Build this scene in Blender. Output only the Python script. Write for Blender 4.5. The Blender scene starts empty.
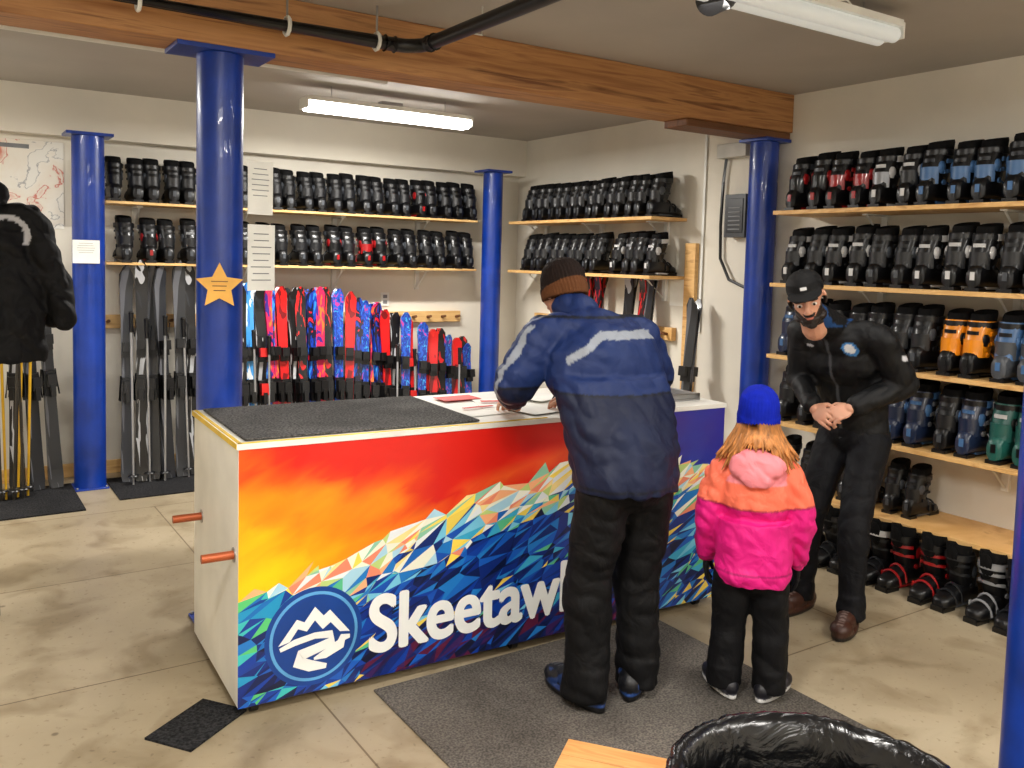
import bpy, bmesh, math, random
from mathutils import Vector, Matrix, noise
from mathutils.geometry import delaunay_2d_cdt
random.seed(7)
D=bpy.data; S=bpy.context.scene; COL=S.collection
PI=math.pi
# ------------------------------------------------------------ materials
def lin(c):
    r=[]
    for x in c[:3]:
        x=max(0,x)/255.0
        r.append(x/12.92 if x<=.04045 else ((x+.055)/1.055)**2.4)
    return (r[0],r[1],r[2],1)
def newmat(name):
    m=D.materials.new(name); m.use_nodes=True
    nt=m.node_tree; b=nt.nodes['Principled BSDF']
    return m,nt,b
def mapped(nt,scale,rot=(0,0,0)):
    tc=nt.nodes.new('ShaderNodeTexCoord'); mp=nt.nodes.new('ShaderNodeMapping')
    nt.links.new(tc.outputs['Object'],mp.inputs['Vector'])
    mp.inputs['Scale'].default_value=scale; mp.inputs['Rotation'].default_value=rot
    return mp.outputs['Vector']
def noisenode(nt,vec,scale,detail=4,dist=0):
    n=nt.nodes.new('ShaderNodeTexNoise'); n.inputs['Scale'].default_value=scale
    n.inputs['Detail'].default_value=detail; n.inputs['Distortion'].default_value=dist
    if vec: nt.links.new(vec,n.inputs['Vector'])
    return n
def ramp(nt,fac,stops,interp='LINEAR'):
    r=nt.nodes.new('ShaderNodeValToRGB'); r.color_ramp.interpolation=interp
    e=r.color_ramp.elements
    while len(e)<len(stops): e.new(.5)
    for i,(p,c) in enumerate(stops):
        e[i].position=p; e[i].color=lin(c)
    nt.links.new(fac,r.inputs['Fac']); return r
def bump(nt,b,h,strength=.2,dist=.01,prev=None):
    n=nt.nodes.new('ShaderNodeBump'); n.inputs['Strength'].default_value=strength
    n.inputs['Distance'].default_value=dist
    if prev: nt.links.new(prev,n.inputs['Normal'])
    nt.links.new(h,n.inputs['Height']); nt.links.new(n.outputs['Normal'],b.inputs['Normal']); return n.outputs['Normal']
def mat(name,c,rough=.5,metal=0,var=.08,scale=6,bmp=0,bscale=80,coat=0,stretch=(1,1,1),spec=.5):
    m,nt,b=newmat(name)
    v=mapped(nt,stretch)
    n=noisenode(nt,v,scale)
    c1=[max(0,x*(1-var)) for x in c]; c2=[min(255,x*(1+var)+1) for x in c]
    r=ramp(nt,n.outputs['Fac'],[(.3,c1),(.7,c2)])
    nt.links.new(r.outputs['Color'],b.inputs['Base Color'])
    b.inputs['Roughness'].default_value=rough; b.inputs['Metallic'].default_value=metal
    b.inputs['Coat Weight'].default_value=coat; b.inputs['Specular IOR Level'].default_value=spec
    if bmp:
        n2=noisenode(nt,v,bscale,3); bump(nt,b,n2.outputs['Fac'],bmp,.004)
    return m
def woodmat(name,c1,c2,stretch=(1,14,14),scale=2.5,rough=.6,c3=None):
    m,nt,b=newmat(name); v=mapped(nt,stretch)
    n=noisenode(nt,v,scale,6,.6)
    st=[(.3,c1),(.55,c2),(.7,c3 or c1)]
    r=ramp(nt,n.outputs['Fac'],st); nt.links.new(r.outputs['Color'],b.inputs['Base Color'])
    b.inputs['Roughness'].default_value=rough; bump(nt,b,n.outputs['Fac'],.25,.004)
    return m
def emitmat(name,c,s):
    m,nt,b=newmat(name); n=noisenode(nt,mapped(nt,(1,1,1)),3)
    r=ramp(nt,n.outputs['Fac'],[(0,[x*.97 for x in c]),(1,c)])
    nt.links.new(r.outputs['Color'],b.inputs['Emission Color']); nt.links.new(r.outputs['Color'],b.inputs['Base Color'])
    b.inputs['Emission Strength'].default_value=s; return m
def vcolmat(name,rough=.6,bmp=.15,bscale=250,coat=0,stretch=(1,1,1),sss=0,spec=.5,wr=0,wscale=14):
    m,nt,b=newmat(name); a=nt.nodes.new('ShaderNodeVertexColor'); a.layer_name='Col'
    nt.links.new(a.outputs['Color'],b.inputs['Base Color']); b.inputs['Roughness'].default_value=rough
    b.inputs['Coat Weight'].default_value=coat; b.inputs['Specular IOR Level'].default_value=spec
    if sss: b.inputs['Subsurface Weight'].default_value=sss; b.inputs['Subsurface Scale'].default_value=.01
    n=noisenode(nt,mapped(nt,stretch),bscale,3); p=bump(nt,b,n.outputs['Fac'],bmp,.004)
    if wr:
        n2=noisenode(nt,mapped(nt,(1,1,.8)),wscale,2.5,1.2); bump(nt,b,n2.outputs['Fac'],wr,.03,p)
    return m
def multimat(name,cols,scale=3,stretch=(1,1,1),rough=.35,dist=1.5,coat=.3,interp='CONSTANT'):
    m,nt,b=newmat(name); n=noisenode(nt,mapped(nt,stretch),scale,2,dist)
    k=len(cols); st=[(.25+.5*i/k if i else 0,c) for i,c in enumerate(cols)]
    r=ramp(nt,n.outputs['Fac'],st,interp); nt.links.new(r.outputs['Color'],b.inputs['Base Color'])
    b.inputs['Roughness'].default_value=rough; b.inputs['Coat Weight'].default_value=coat
    return m
# ------------------------------------------------------------ mesh builder
class MB:
    def __init__(s): s.v=[];s.f=[];s.m=[];s.mats=[]
    def mi(s,m):
        if m not in s.mats: s.mats.append(m)
        return s.mats.index(m)
    def add(s,vs,fs,m):
        o=len(s.v);k=s.mi(m)
        s.v+=[Vector(v) for v in vs]
        for f in fs: s.f.append([i+o for i in f]); s.m.append(k)
    def box(s,c,sz,m,R=None):
        c=Vector(c); vs=[]
        for x in(-.5,.5):
            for y in(-.5,.5):
                for z in(-.5,.5):
                    p=Vector((x*sz[0],y*sz[1],z*sz[2]))
                    if R: p=R@p
                    vs.append(c+p)
        s.add(vs,[(0,1,3,2),(4,6,7,5),(0,4,5,1),(2,3,7,6),(0,2,6,4),(1,5,7,3)],m)
    def bb(s,a,b,m):
        s.box([(a[i]+b[i])/2 for i in range(3)],[abs(b[i]-a[i]) for i in range(3)],m)
    def loft(s,rings,m,caps=(1,1),closed=True):
        n=len(rings[0]); vs=[p for r in rings for p in r]; fs=[]
        for i in range(len(rings)-1):
            for j in range(n if closed else n-1):
                k=(j+1)%n
                fs.append((i*n+j,i*n+k,(i+1)*n+k,(i+1)*n+j))
        if caps[0]: fs.append(tuple(range(n-1,-1,-1)))
        if caps[1]: fs.append(tuple(range((len(rings)-1)*n,len(rings)*n)))
        s.add(vs,fs,m)
    def frame(s,d):
        d=d.normalized(); a=Vector((0,0,1)) if abs(d.z)<.9 else Vector((1,0,0))
        x=d.cross(a).normalized(); y=x.cross(d).normalized(); return x,y
    def cyl(s,a,b,r1,m,r2=None,n=16,caps=(1,1)):
        a=Vector(a);b=Vector(b); r2=r1 if r2 is None else r2
        x,y=s.frame(b-a)
        R=lambda c,r:[c+x*r*math.cos(2*PI*i/n)+y*r*math.sin(2*PI*i/n) for i in range(n)]
        s.loft([R(a,r1),R(b,r2)],m,caps)
    def tube(s,pts,r,m,n=8,rs=None):
        pts=[Vector(p) for p in pts]; rings=[]
        x=None
        for i,p in enumerate(pts):
            d=(pts[min(i+1,len(pts)-1)]-pts[max(i-1,0)]).normalized()
            if x is None: x,y=s.frame(d)
            else:
                x=(x-d*x.dot(d)).normalized(); y=d.cross(x)
            rr=rs[i] if rs else r
            rings.append([p+x*rr*math.cos(2*PI*k/n)+y*rr*math.sin(2*PI*k/n) for k in range(n)])
        s.loft(rings,m)
    def ell(s,c,r,m,R=None,n=16,k=10):
        c=Vector(c); rings=[]
        for i in range(1,k):
            t=PI*i/k; rg=[]
            for j in range(n):
                a=2*PI*j/n
                p=Vector((r[0]*math.sin(t)*math.cos(a),r[1]*math.sin(t)*math.sin(a),-r[2]*math.cos(t)))
                if R: p=R@p
                rg.append(c+p)
            rings.append(rg)
        s.loft(rings,m)
    def cap(s,a,b,r1,r2,m=None,n=14):
        a=Vector(a);b=Vector(b);d=(b-a)
        if d.length<1e-6: d=Vector((0,0,1e-4))
        x,y=s.frame(d); d=d.normalized(); rings=[]
        for t in (-80,-55,-30,0):
            q=math.radians(t); rr=r1*math.cos(q); c=a+d*r1*math.sin(q)
            rings.append([c+x*rr*math.cos(2*PI*k/n)+y*rr*math.sin(2*PI*k/n) for k in range(n)])
        for t in (0,30,55,80):
            q=math.radians(t); rr=r2*math.cos(q); c=b+d*r2*math.sin(q)
            rings.append([c+x*rr*math.cos(2*PI*k/n)+y*rr*math.sin(2*PI*k/n) for k in range(n)])
        s.loft(rings,m)
    def mesh(s,name,angle=35):
        me=D.meshes.new(name); me.from_pydata([tuple(v) for v in s.v],[],s.f)
        for m in s.mats:
            if m: me.materials.append(m)
        me.polygons.foreach_set('material_index',s.m)
        bm=bmesh.new(); bm.from_mesh(me); bmesh.ops.recalc_face_normals(bm,faces=bm.faces); bm.to_mesh(me); bm.free()
        me.polygons.foreach_set('use_smooth',[True]*len(me.polygons))
        me.set_sharp_from_angle(angle=math.radians(angle)); me.update()
        return me
    def obj(s,name,parent=None,bevel=0,angle=35,loc=None,rot=None):
        o=D.objects.new(name,s.mesh(name,angle)); COL.objects.link(o)
        if parent: o.parent=parent
        if loc: o.location=loc
        if rot: o.rotation_euler=rot
        if bevel:
            b=o.modifiers.new('bevel','BEVEL'); b.width=bevel; b.segments=2; b.limit_method='ANGLE'; b.angle_limit=math.radians(40)
        return o
    def blob(s,name,parent,material,voxel=.01,smooth=6,colfn=None,fold=None,T=None):
        me=s.mesh(name,180); o=D.objects.new(name,me); COL.objects.link(o)
        rm=o.modifiers.new('r','REMESH'); rm.mode='VOXEL'; rm.voxel_size=voxel; rm.adaptivity=0
        sm=o.modifiers.new('s','SMOOTH'); sm.iterations=smooth; sm.factor=.5
        bpy.context.view_layer.update(); dg=bpy.context.evaluated_depsgraph_get()
        nm=D.meshes.new_from_object(o.evaluated_get(dg)); D.objects.remove(o); nm.name=name
        if fold:
            ns=[v.normal.copy() for v in nm.vertices]
            for v,nn in zip(nm.vertices,ns): v.co=v.co+nn*fold(v.co,nn)
        if colfn:
            ca=nm.color_attributes.new('Col','FLOAT_COLOR','POINT')
            for i,v in enumerate(nm.vertices): ca.data[i].color=lin(colfn(v.co,v.normal))
        nm.materials.clear(); nm.materials.append(material)
        if T is not None: nm.transform(T)
        nm.polygons.foreach_set('use_smooth',[True]*len(nm.polygons))
        o=D.objects.new(name,nm); COL.objects.link(o)
        if parent: o.parent=parent
        return o
def ering(c,rx,ry,n=24,R=None):
    c=Vector(c); o=[]
    for i in range(n):
        p=Vector((rx*math.cos(2*PI*i/n),ry*math.sin(2*PI*i/n),0))
        if R: p=R@p
        o.append(c+p)
    return o
def empty(name,loc=(0,0,0),rz=0):
    e=D.objects.new(name,None); COL.objects.link(e); e.location=loc; e.rotation_euler=(0,0,rz); e.empty_display_size=.1
    return e
def inst(me,name,parent,loc,rot=(0,0,0),scale=1):
    o=D.objects.new(name,me); COL.objects.link(o); o.parent=parent; o.location=loc; o.rotation_euler=rot
    o.scale=(scale,)*3
    return o
def textmesh(body,size,off=0):
    fc=D.curves.new('txt','FONT'); fc.body=body; fc.size=size; fc.offset=off
    to=D.objects.new('txt',fc); COL.objects.link(to); bpy.context.view_layer.update()
    dg=bpy.context.evaluated_depsgraph_get(); tm=D.meshes.new_from_object(to.evaluated_get(dg)); D.objects.remove(to)
    tm.materials.clear(); return tm
# ------------------------------------------------------------ camera
F=880.; ALPHA=math.radians(33.5); TH=math.radians(4); RHO=math.radians(1.5); H=1.7
r0=Vector((math.cos(ALPHA),-math.sin(ALPHA),0))
f0=Vector((math.sin(ALPHA)*math.cos(TH),math.cos(ALPHA)*math.cos(TH),-math.sin(TH)))
u0=r0.cross(f0)
r=r0*math.cos(RHO)+u0*math.sin(RHO); u=u0*math.cos(RHO)-r0*math.sin(RHO)
cd=D.cameras.new('camera'); cam=D.objects.new('camera',cd); COL.objects.link(cam)
M=Matrix((( r.x,u.x,-f0.x,0),(r.y,u.y,-f0.y,0),(r.z,u.z,-f0.z,H),(0,0,0,1)))
cam.matrix_world=M; cd.sensor_width=36; cd.lens=F/1024*36; cd.shift_y=-62.5/1024.; cd.clip_start=.05
S.camera=cam
# ------------------------------------------------------------ common materials
def wallmat(name,c):
    m,nt,b=newmat(name); v=mapped(nt,(1,1,1)); n=noisenode(nt,v,1.2,5)
    r=ramp(nt,n.outputs['Fac'],[(.3,[x*.93 for x in c]),(.65,c)]); nt.links.new(r.outputs['Color'],b.inputs['Base Color'])
    b.inputs['Roughness'].default_value=.7; n2=noisenode(nt,v,60,3); bump(nt,b,n2.outputs['Fac'],.12,.003); return m
M_wall=wallmat('wall_paint',(230,224,210)); M_ceil=wallmat('ceiling_paint',(182,176,168))
M_blue=mat('blue_post_paint',(4,50,142),.36,0,.14,5,.1,40,coat=.2)
M_pine=woodmat('pine_shelf',(212,164,98),(230,186,122),(3,3,14),2,.5,(188,136,76))
M_pineX=woodmat('pine_shelf_long',(212,166,100),(230,190,128),(1,12,12),2,.5,(190,138,78))
M_beam=woodmat('fir_beam',(150,98,56),(188,136,84),(.8,10,14),2.2,.55,(122,76,42))
M_dwood=woodmat('dark_wood',(92,58,32),(124,80,46),(1,12,12),2,.6)
M_black=mat('black_plastic',(10,10,12),.35,0,.2)
M_metal=mat('brushed_metal',(170,170,172),.3,1,.08)
M_white=mat('white_paint',(228,228,222),.45,0,.04)
M_paper=mat('paper',(236,236,230),.7,0,.03)
M_grey=mat('grey_plastic',(120,122,124),.5)
def floormat():
    m,nt,b=newmat('painted_plywood_floor'); v=mapped(nt,(1,1,1))
    n=noisenode(nt,v,.8,7,.3)
    r1=ramp(nt,n.outputs['Fac'],[(.28,(146,132,108)),(.45,(162,148,122)),(.58,(176,162,136)),(.75,(188,176,150))])
    n2=noisenode(nt,v,38,4); n3=noisenode(nt,v,3.4,9,.6)
    r2=ramp(nt,n2.outputs['Fac'],[(.3,(160,144,116)),(.38,(255,255,255))])
    r4=ramp(nt,n3.outputs['Fac'],[(.33,(190,180,162)),(.5,(255,255,255))])
    def mul(a,b_,f):
        mx=nt.nodes.new('ShaderNodeMix'); mx.data_type='RGBA'; mx.blend_type='MULTIPLY'; mx.inputs[0].default_value=f
        nt.links.new(a,mx.inputs[6]); nt.links.new(b_,mx.inputs[7]); return mx.outputs[2]
    c=mul(r1.outputs['Color'],r2.outputs['Color'],.45); c=mul(c,r4.outputs['Color'],.65)
    br=nt.nodes.new('ShaderNodeTexBrick'); br.inputs['Scale'].default_value=1; br.inputs['Brick Width'].default_value=2.44
    br.inputs['Row Height'].default_value=1.22; br.inputs['Mortar Size'].default_value=.004; br.inputs['Color1'].default_value=(1,1,1,1)
    br.inputs['Color2'].default_value=(.93,.92,.9,1); br.inputs['Mortar'].default_value=(.4,.35,.28,1)
    nt.links.new(v,br.inputs['Vector'])
    c=mul(c,br.outputs['Color'],1)
    # small scattered scuffs
    vo=nt.nodes.new('ShaderNodeTexVoronoi'); vo.inputs['Scale'].default_value=3.3; vo.inputs['Randomness'].default_value=1; nt.links.new(v,vo.inputs['Vector'])
    r3=ramp(nt,vo.outputs['Distance'],[(.03,(90,74,54)),(.05,(255,255,255))])
    c=mul(c,r3.outputs['Color'],.6)
    nt.links.new(c,b.inputs['Base Color'])
    b.inputs['Roughness'].default_value=.4; bump(nt,b,n2.outputs['Fac'],.06,.004); return m
M_floor=floormat()
# ------------------------------------------------------------ room
X0,X1,Y0,Y1,ZC=-1.7,4.8,-2.2,7.2,2.84
def slab(name,a,b,m):
    q=MB(); q.bb(a,b,m); return q.obj(name)
slab('floor',(X0-.1,Y0-.1,-.1),(X1+.1,Y1+.1,0),M_floor)
slab('ceiling',(X0-.1,Y0-.1,ZC),(X1+.1,Y1+.1,ZC+.1),M_ceil)
slab('wall_back',(X0-.1,Y1,0),(X1+.1,Y1+.1,ZC),M_wall)
slab('wall_right',(X1,Y0-.1,0),(X1+.1,Y1,ZC),M_wall)
slab('wall_left',(X0-.1,Y0-.1,0),(X0,Y1,ZC),M_wall)
slab('wall_front',(X0,Y0-.1,0),(X1,Y0,ZC),M_wall)
slab('trim_1',(X0,Y1-.13,2.5),(X1,Y1,ZC),M_wall)
q=MB(); q.bb((X0,Y1-.02,0),(X1,Y1,.1),M_pineX); q.obj('baseboard_back',bevel=.003)
q=MB(); q.bb((X1-.02,Y0,0),(X1,Y1-.02,.1),M_wall); q.obj('baseboard_right',bevel=.003)
BY=4.05; ZBm=2.59
q=MB(); q.bb((X0,BY-.12,ZBm),(X1,BY+.12,ZC),M_beam); q.obj('wooden_ceiling_beam',bevel=.006)
q=MB(); q.bb((3.85,BY-.1,ZBm-.045),(X1,BY+.1,ZBm),M_dwood); q.obj('beam_bearing_block',bevel=.005)
def post(x,y,top,rad=.093,plate=.19):
    q=MB(); q.cyl((0,0,.012),(0,0,top-.02),rad,M_blue,n=40)
    q.box((0,0,top-.01),(plate*2,.24,.02),M_blue); q.box((0,0,.006),(.22,.22,.012),M_blue)
    for sx in(-1,1):
        for sy in(-1,1): q.cyl((sx*.095,sy*.095,.012),(sx*.095,sy*.095,.024),.01,M_metal,n=6)
    q.obj('blue_steel_post',loc=(x,y,0),bevel=.002)
post(1.09,BY,ZBm,.1,.21); post(4.67,BY,ZBm-.045,.095,.12); post(.93,6.82,2.5,.105,.15); post(4.27,6.82,2.5,.09,.13)
post(2.65,1.186,ZC,.1,.15)
# ------------------------------------------------------------ ski boots
def boot_mesh(name,shell,cuff,accent,buckle,liner,strapc,rear):
    q=MB(); n=18
    def sup(cx,cy,cz,w,h,plane):
        o=[]
        for i in range(n):
            a=2*PI*i/n; c=math.cos(a);s_=math.sin(a); e=.75
            px=math.copysign(abs(c)**e,c)*w; pz=math.copysign(abs(s_)**e,s_)*h
            o.append(Vector((cx+px,cy,cz+pz)) if plane=='y' else Vector((cx+px,cy+pz,cz)))
        return o
    sec=[(-.128,.022,.085),(-.12,.036,.115),(-.09,.044,.14),(-.04,.047,.15),(.0,.048,.14),(.05,.05,.112),(.1,.053,.088),(.14,.048,.076),(.165,.034,.066),(.173,.018,.055)]
    q.loft([sup(0,y,(h+.014)/2,w,(h-.014)/2,'y') for y,w,h in sec],shell)
    q.box((0,.125,.009),(.072,.1,.018),M_black); q.box((0,-.095,.009),(.07,.07,.018),M_black)
    q.box((0,.174,.02),(.064,.012,.016),M_black)
    q.box((0,.02,.017),(.066,.14,.012),accent)
    cz=[.105,.14,.18,.22,.26,.285]; rings=[]
    for z in cz:
        f=(z-.105)/.18
        rings.append(sup(0,-.042+f*.05,z,.05+.012*f,.068+.004*math.sin(f*3),'z'))
    q.loft(rings,cuff,(0,0))
    q.loft([[p*1 for p in rings[-1]],[Vector((p.x*.86,(p.y-.008)*.86+.006,.283)) for p in rings[-1]]],cuff,(0,0))
    def lr(z,k,dy): return [Vector((a.x*k,(a.y-.008)*k+.008+dy,z+.012*math.sin(math.atan2(a.y-.008,a.x)))) for a in rings[-1]]
    q.loft([lr(.27,.86,0),lr(.315,.9,.006),lr(.33,.84,.008),lr(.318,.68,.008),lr(.22,.55,0)],liner,(0,1))
    q.ell((0,.068,.265),(.034,.014,.07),liner,Matrix.Rotation(-.22,3,'X'),n=10,k=8)
    for sx in(-1,1):
        q.cyl((sx*.045,-.03,.118),(sx*.058,-.03,.118),.013,buckle,n=12)
        q.ell((sx*.05,-.045,.19),(.012,.03,.035),accent,n=8,k=6)
    def strap(z,w,matl,tilt,a0,a1,steps=12,th=.005):
        f=(z-.105)/.18; rx=.05+.012*f+th; ry=.069+th; cy=-.042+f*.05; ri=[]
        for i in range(steps+1):
            a=a0+(a1-a0)*i/steps
            c=Vector((math.cos(a)*rx,cy+math.sin(a)*ry,z+tilt*math.sin(a))); nrm=Vector((math.cos(a),math.sin(a),0))
            ri.append([c+nrm*th-Vector((0,0,w)),c+nrm*th+Vector((0,0,w)),c-nrm*th+Vector((0,0,w)),c-nrm*th-Vector((0,0,w))])
        q.loft(ri,matl)
    strap(.17,.008,buckle,.012,-.2,PI*.9); strap(.222,.008,buckle,.008,-.2,PI*.9)
    strap(.266,.016,strapc,.004,-.4,PI+.4,18)
    strap(.266,.013,M_black,.0,PI+.3,2*PI-.3,8,.004)
    strap(.15,.042,rear,0,PI+.55,2*PI-.55,8,.004)
    strap(.225,.009,strapc,0,PI+1.1,2*PI-1.1,6,.005)
    q.box((0,-.126,.075),(.022,.012,.04),accent)
    for z in(.17,.222): q.box((.06,.0,z+.004),(.012,.042,.016),buckle)
    for (y,h,w) in((.04,.122,.051),(.09,.098,.054)):
        pts=[(w*math.cos(a)*1.04,y+.012*math.sin(a),.02+max(0,h-.015)*math.sin(a)**.8*1.0) for a in [PI*i/10*.92+.12 for i in range(11)]]
        q.tube(pts,.0065,buckle,6); q.box((w+.002,y,.062),(.01,.014,.042),buckle)
    return q.mesh(name,40)
B_blk=mat('boot_black_shell',(9,9,11),.38,0,.2,coat=.12,spec=.35); B_liner=mat('boot_liner',(6,6,7),.85,0,.2,spec=.2)
B_gry=mat('boot_grey',(66,70,76),.4); B_lg=mat('boot_light_buckle',(140,142,146),.35,.3); B_red=mat('boot_red',(150,16,20),.35,coat=.3)
B_org=mat('boot_orange',(236,142,14),.35,coat=.3); B_bl=mat('boot_steel_blue',(66,104,150),.38); B_teal=mat('boot_dark_teal',(26,84,76),.38); B_bk=mat('boot_dark_buckle',(32,34,38),.35,.4)
B_wht=mat('boot_white',(200,200,200),.4); B_navy=mat('boot_navy',(24,36,62),.35,coat=.3); B_dg=mat('boot_dark_grey',(22,23,26),.4)
BV={'k':boot_mesh('boot_k',B_blk,B_blk,B_gry,B_bk,B_liner,B_dg,B_dg),
 'K':boot_mesh('boot_K',B_blk,B_blk,B_red,B_bk,B_liner,B_gry,B_blk),
 'g':boot_mesh('boot_g',B_blk,B_blk,B_gry,B_lg,B_liner,B_lg,B_dg),
 'r':boot_mesh('boot_r',B_blk,B_blk,B_red,B_red,B_liner,B_blk,B_red),
 'w':boot_mesh('boot_w',B_blk,B_blk,B_wht,B_bk,B_liner,B_wht,B_dg),
 'W':boot_mesh('boot_W',B_blk,B_blk,B_wht,B_bk,B_liner,B_wht,B_lg),
 'b':boot_mesh('boot_b',B_blk,B_blk,B_bl,B_bl,B_liner,B_bk,B_bl),
 'o':boot_mesh('boot_o',B_blk,B_org,B_blk,B_org,B_liner,B_blk,B_org),
 's':boot_mesh('boot_s',B_gry,B_bl,B_bl,B_lg,B_liner,B_bk,B_gry),
 't':boot_mesh('boot_t',B_teal,B_teal,B_blk,B_lg,B_liner,B_wht,B_teal),
 'n':boot_mesh('boot_n',B_navy,B_navy,B_bl,B_lg,B_liner,B_bl,B_navy)}
def bootrow(start,end,z,pat,facing,scale=1,jit=.06):
    e=empty('ski_boot_row',start[:2]+(z,)); n=len(pat)
    for i,k in enumerate(pat):
        if k==' ': continue
        f=i/(n-1) if n>1 else 0
        off=.01 if i%2 else -.01
        l=(Vector(end)-Vector(start)); l=Vector((l.x,l.y,0)); d=l.normalized()
        l=l*f+d*off
        inst(BV[k],'ski_boot',e,l,(0,0,facing+random.uniform(-jit,jit)),scale*random.uniform(.97,1.02))
    return e
# ------------------------------------------------------------ shelves
def shelf(a,b,z,axis,depth=.3,m=None):
    name='wooden_boot_shelf'; q=MB()
    if axis=='X':
        q.bb((a,Y1-.025-depth,z-.02),(b,Y1-.001,z),M_pineX)
        k=a+.25
        while k<b-.1:
            q.bb((k-.02,Y1-.03,z-.2),(k+.02,Y1-.001,z-.02),M_white); q.bb((k-.02,Y1-.22,z-.035),(k+.02,Y1-.03,z-.02),M_white)
            q.tube([(k,Y1-.03,z-.18),(k,Y1-.2,z-.035)],.008,M_white,6); k+=.8
    else:
        q.bb((X1-.025-depth,a,z-.025),(X1-.001,b,z),m or M_pine)
        k=a+.2
        while k<b-.1:
            q.bb((X1-.03,k-.02,z-.2),(X1-.001,k+.02,z-.02),M_white); q.bb((X1-.22,k-.02,z-.035),(X1-.03,k+.02,z-.02),M_white)
            q.tube([(X1-.03,k,z-.18),(X1-.2,k,z-.035)],.008,M_white,6); k+=.8
    return q.obj(name,bevel=.002)
for z in(2.05,1.61):
    shelf(1.05,4.15,z,'X'); shelf(4.88,6.8,z,'Y',.34)
for z in(2.05,1.6,1.15,.735): shelf(.6,3.74,z,'Y',.36)
shelf(1.2,3.74,.33,'Y',.4)
yb=Y1-.2
bootrow((1.13,yb),(4.1,yb),2.05,'kkkkkk kkkkkkkkkkkkKkkkk',0,1.0)
bootrow((1.2,yb),(4.1,yb),1.61,'kKkgk kkkkkKkrKkkkkkk',0,1.0)
xb=X1-.2
bootrow((xb,4.96),(xb,6.6),2.05,'kkkkkkkkkkkkkk',-PI/2,1.0)
bootrow((xb,4.98),(xb,6.6),1.61,'wkgw kkkkkkkkk',-PI/2,1.0)
xr=X1-.21
bootrow((xr,3.64),(xr,.85),2.05,'KKrrWwbbbbbbWWrrbbkk',-PI/2,1.06)
bootrow((xr,3.64),(xr,.85),1.6,'wkwwkkwwwkwkwwwkkwkw',-PI/2,1.06)
bootrow((xr,3.64),(xr,.85),1.15,'nskkkkkoossnnttsskkt',-PI/2,1.06)
bootrow((xr,3.64),(xr,.85),.735,'kkkkknnkntttttttttnn',-PI/2,1.06)
bootrow((xr,3.64),(xr,2.76),.33,'kkkkkkk',-PI/2,.86)
bootrow((xr-.24,3.6),(xr-.24,1.3),.0,'KrkkkWrrkgkgWWgg',PI/2,1.0)
# ------------------------------------------------------------ skis
SK=[multimat('ski_black_white',[(180,182,186),(16,16,18),(36,38,44)],2.0,(5,5,.8)),
    multimat('ski_red_black',[(200,24,30),(20,18,22),(214,30,34)],2.2,(5,5,1.4)),
    multimat('ski_blue_red',[(50,140,225),(18,60,170),(22,22,46),(214,30,50)],2.6,(6,6,2)),
    multimat('ski_galaxy',[(60,160,225),(20,50,150),(30,90,200),(190,60,150)],4,(6,6,3)),
    multimat('ski_red',[(120,12,20),(214,26,28),(226,40,36)],2,(4,4,1)),
    multimat('ski_grey',[(92,94,100),(34,36,40),(20,20,24)],1.6,(4,4,.5)),
    multimat('ski_sky',[(230,235,240),(60,150,220),(30,90,190)],2.4,(6,6,1.4)),
    multimat('ski_pink_orange',[(236,120,50),(214,40,90),(60,40,130)],3,(6,6,2))]
M_bind=mat('binding_black',(10,10,12),.4); M_bindr=mat('binding_red',(200,30,26),.4)
def ski_geo(q,L,m,yoff=0,flip=1,xo=0):
    n=26; top=[]
    for i in range(n+1):
        t=i/n; z=L*t
        w=.036+.014*(abs(t-.5)*2)**2
        if t>.93: w*=math.sqrt(max(.02,1-((t-.93)/.072)**2))
        if t<.03: w*=.75+.25*t/.03
        y=0
        if t>.86: y=-.9*(t-.86)**2*L*1.6
        if t<.04: y=-.3*(.04-t)**1.2*L
        y=y*flip+yoff; th=.006
        top.append([Vector((xo-w,y-th*flip,z)),Vector((xo+w,y-th*flip,z)),Vector((xo+w,y+th*flip,z)),Vector((xo-w,y+th*flip,z))])
    q.loft(top,m)
    s=-flip; c=L*.5
    b=M_bindr if random.random()<.06 else M_bind
    q.box((xo,yoff+s*.02,c+.17),(.064,.03,.11),M_bind); q.box((xo,yoff+s*.05,c+.19),(.056,.045,.07),b)
    q.box((xo,yoff+s*.02,c-.12),(.064,.03,.18),M_bind); q.box((xo,yoff+s*.055,c-.1),(.056,.06,.09),b)
    q.box((xo,yoff+s*.075,c-.17),(.03,.035,.09),M_bind)
    for sx in(-1,1): q.tube([(xo+sx*.04,yoff+s*.01,c-.02),(xo+sx*.05,yoff+s*.035,c-.2)],.006,M_bind,5)
def ski_pair(L,m):
    q=MB(); ski_geo(q,L,m,-.012,1); ski_geo(q,L,m,.012,-1); return q
def skirack(items,y,lean=.13):
    e=empty('skis_in_wall_rack',(0,y,0))
    for x,L,mi in items:
        o=ski_pair(L,SK[mi]).obj('ski_pair',e,angle=30)
        o.location=(x,-.12+random.uniform(-.03,.02),.012); o.rotation_euler=(-lean+random.uniform(-.012,.012),random.uniform(-.035,.035),random.uniform(-.4,.4))
it=[]; x=2.02
seq=[0,6,0,2,7,4,0,1,2,7,1,3,4,2,3,7,2,4,0,3,4,3,4,4,1,3,4,1,3]
for i,k in enumerate(seq):
    L=1.47-.004*i-.04*random.random()
    if i>12: L=1.36-.028*(i-12)+.05*random.random()
    it.append((x+random.uniform(-.01,.01),L,k)); x+=.0735
skirack(it,6.93,.1)
skirack([(1.18,1.58,5),(1.27,1.62,0),(1.36,1.6,5),(1.46,1.6,5),(1.56,1.62,5),(1.66,1.6,0),(1.76,1.6,5)],6.93,.1)
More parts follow.
